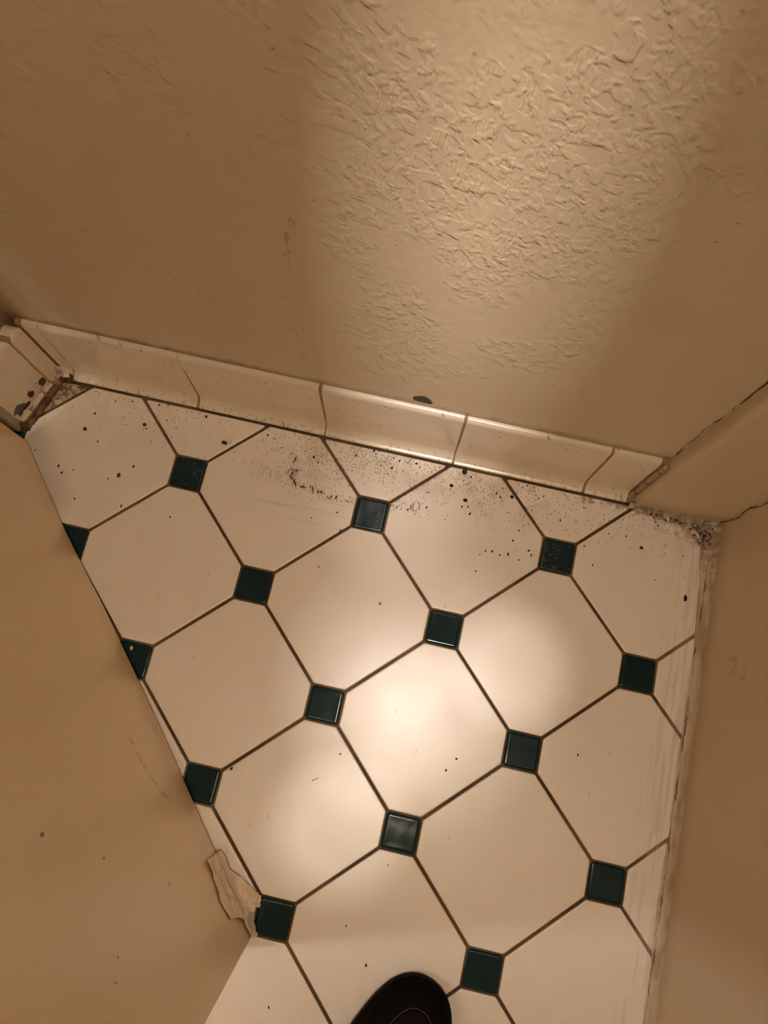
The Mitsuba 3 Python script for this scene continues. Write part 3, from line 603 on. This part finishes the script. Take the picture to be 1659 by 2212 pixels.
lab('dirt_specks', 'scattered tiny dark specks of dirt on the tiles along the back wall', 'dirt', kind='stuff')
def crumb(name, label, cat, x, y, sx, sy, sz, rot, m='dirt_black', seed=1, z=0.0):
    k = numbered(name); put(k, lump((x, y, z + sz * 0.35), (sx, sy, sz), seed, sub=2, rough=0.35, rot=rot), m, smooth=True); lab(k, label, cat)
crumb('dirt_crumb', 'black clump of dirt in the grout line at the foot of the cove tiles', 'dirt crumb', 0.269, 0.2415, 0.0075, 0.0105, 0.005, 0.1, seed=2)
crumb('dirt_crumb', 'dark crumb on the clipped tile above the upper left dark inset', 'dirt crumb', -0.1017, 0.2028, 0.0085, 0.0055, 0.004, -0.2, seed=3)
crumb('dirt_crumb', 'largest round black speck, midway between the middle and right dark insets nearest the wall', 'dirt crumb', 0.279, 0.197, 0.0062, 0.0052, 0.003, 0.1, seed=4)
crumb('dirt_crumb', 'round black speck touching the grout line above the upper right dark inset', 'dirt crumb', 0.347, 0.2183, 0.0050, 0.0048, 0.003, 0.0, seed=5)
crumb('dirt_crumb', 'oval black speck a little below the black clump at the cove tiles', 'dirt crumb', 0.2537, 0.2147, 0.0055, 0.0045, 0.003, -0.6, seed=6)
crumb('dirt_crumb', 'olive-brown crumb alone on the corner tile beside the left wall', 'dirt crumb', -0.3178, 0.176, 0.0058, 0.0060, 0.003, 0.3, 'dirt_brown', 7)
crumb('dirt_crumb', 'dark crumb on the corner tile beside its right grout line', 'dirt crumb', -0.2304, 0.2035, 0.0056, 0.0050, 0.003, 0.5, 'dirt_brown', 8)
crumb('dirt_crumb', 'brown crumb with a faint trail on the lower part of the left corner tile', 'dirt crumb', -0.2446, 0.1164, 0.0050, 0.0070, 0.003, 0.0, 'dirt_brown', 9)
crumb('dirt_crumb', 'brown crumb on the corner tile beside the right wall', 'dirt crumb', 0.551, 0.1842, 0.0052, 0.0046, 0.003, 0.0, 'dirt_brown', 10)
crumb('dark_bug', 'small oval black bug-like speck on the tile beside the right wall', 'bug', 0.6258, 0.1236, 0.0042, 0.0090, 0.004, 0.05, seed=11)
crumb('red_speck', 'tiny red speck on the white tile above the centre', 'speck', 0.1878, 0.015, 0.0036, 0.0045, 0.0014, 0.2, 'red_bit', 12)
crumb('white_flake', 'small white flake on the dark inset tile by the door', 'flake', -0.1488, -0.1287, 0.0040, 0.0062, 0.0016, 0.1, 'white_bit', 13)
put('hair', tube([(0.1512, -0.2475, 0.0006), (0.1540, -0.2460, 0.0009), (0.1568, -0.2432, 0.0009), (0.1586, -0.2420, 0.0006)], 0.0004, 5), 'dirt_brown', smooth=True)
lab('hair', 'short dark hair on the white tile right of the door foot', 'hair')
fluff = []
for k in range(90):                            # clump of grey lint and grit in the right corner
    x, y = 0.6485 - abs(rng.normal(0, 0.009)), 0.240 - abs(rng.normal(0, 0.017)); s = rng.uniform(0.002, 0.0065)
    fluff.append(lump((x, y, rng.uniform(0.001, 0.006)), (s, s * rng.uniform(0.8, 1.4), s * 0.8), 700 + k, sub=1, rough=0.6))
put('lint_clump', trimesh.util.concatenate(fluff), 'dust_grey'); lab('lint_clump', 'clump of dark grey lint and grit in the right corner of the floor', 'lint', kind='stuff')
grit = []
for k in range(46):
    x, y = rng.uniform(0.545, 0.64), 0.2405 - abs(rng.normal(0, 0.004)); s = rng.uniform(0.0015, 0.005)
    grit.append(lump((x, y, 0.002), (s * 1.4, s, s * 0.7), 800 + k, sub=1, rough=0.6, rot=rng.uniform(-0.5, 0.5)))
put('caulk_crumbs', trimesh.util.concatenate(grit), 'dust_grey'); lab('caulk_crumbs', 'loose crumbs of old caulk at the foot of the corner strip', 'crumbs', kind='stuff')

# ------------------------------------------------------------------ lamps
lx, ly = LAMP_AT
def lathe(prof, x, y, n=48):
    a = np.arange(n) * 2 * np.pi / n
    return loft([np.column_stack([x + r * np.cos(a), y + r * np.sin(a), np.full(n, z)]) for r, z in prof])
put('ceiling_light__trim', lathe([(LAMP_R + 0.001, LAMP_Z + 0.001), (LAMP_R + 0.001, LAMP_Z - 0.006), (LAMP_R + 0.006, LAMP_Z - 0.010), (LAMP_R + 0.024, LAMP_Z - 0.008), (LAMP_R + 0.026, LAMP_Z + 0.001)], lx, ly), 'lamp_metal', smooth=30)
disc = lathe([(LAMP_R, LAMP_Z - 0.001), (LAMP_R, LAMP_Z - 0.003), (LAMP_R * 0.5, LAMP_Z - 0.004)], lx, ly)
scene['ceiling_light__diffuser'] = {**mikit.ply(disc, smooth=False), 'emitter': {'type': 'area', 'radiance': {'type': 'rgb', 'value': LAMP_RADIANCE}}, 'bsdf': {'type': 'diffuse', 'reflectance': {'type': 'rgb', 'value': [0.6, 0.6, 0.6]}}}
sx, sy, sz = SPOT_AT  # fixture added out of view to throw the bright streak and pool
put('added_spotlight__base', box(sx - 0.20, sx + 0.20, sy - 0.03, sy + 0.03, CEIL - 0.018, CEIL, 0.003), 'lamp_metal', smooth=30)
for k, (aim, power, beam, cut) in enumerate(SPOTS):
    d = np.array(aim) - np.array(SPOT_AT); d /= np.linalg.norm(d)
    o = np.array([sx + (0.0, 0.07, -0.07, 0.14, -0.14)[k], sy, sz])
    a = np.cross(d, [1, 0, 0]); a /= np.linalg.norm(a); b = np.cross(d, a); th = np.arange(24) * 2 * np.pi / 24
    circ = lambda at, r: at + r * (np.cos(th)[:, None] * a + np.sin(th)[:, None] * b)
    head = loft([circ(o + d * t, r) for t, r in ((-0.045, 0.018), (-0.04, 0.024), (0.03, 0.028), (0.03, 0.025), (-0.005, 0.021))], cap0=True, cap1=True)
    put(numbered('added_spotlight__head'), head, 'lamp_metal', smooth=30)
    scene[f'spot_{k}'] = {'type': 'spot', 'to_world': T().look_at(origin=(o + d * 0.032).tolist(), target=aim, up=[1, 0, 0]), 'intensity': {'type': 'rgb', 'value': power}, 'cutoff_angle': cut, 'beam_width': beam}
lab('added_spotlight', 'added unseen spotlight with five heads that shape the light on wall and floor', 'lamp')
lab('ceiling_light', 'round flush ceiling light', 'lamp')
hm = trimesh.creation.icosphere(subdivisions=3, radius=0.12); hm.apply_translation([-1.05, -0.85, CEIL - 0.16])
scene['hall_light__globe'] = {**mikit.ply(hm, smooth=True), 'emitter': {'type': 'area', 'radiance': {'type': 'rgb', 'value': HALL_RADIANCE}}, 'bsdf': {'type': 'diffuse', 'reflectance': {'type': 'rgb', 'value': [0.6, 0.6, 0.6]}}}
put('hall_light__stem', box(-1.07, -1.03, -0.87, -0.83, CEIL - 0.06, CEIL), 'lamp_metal')
lab('hall_light', 'round globe lamp on the hall ceiling', 'lamp')
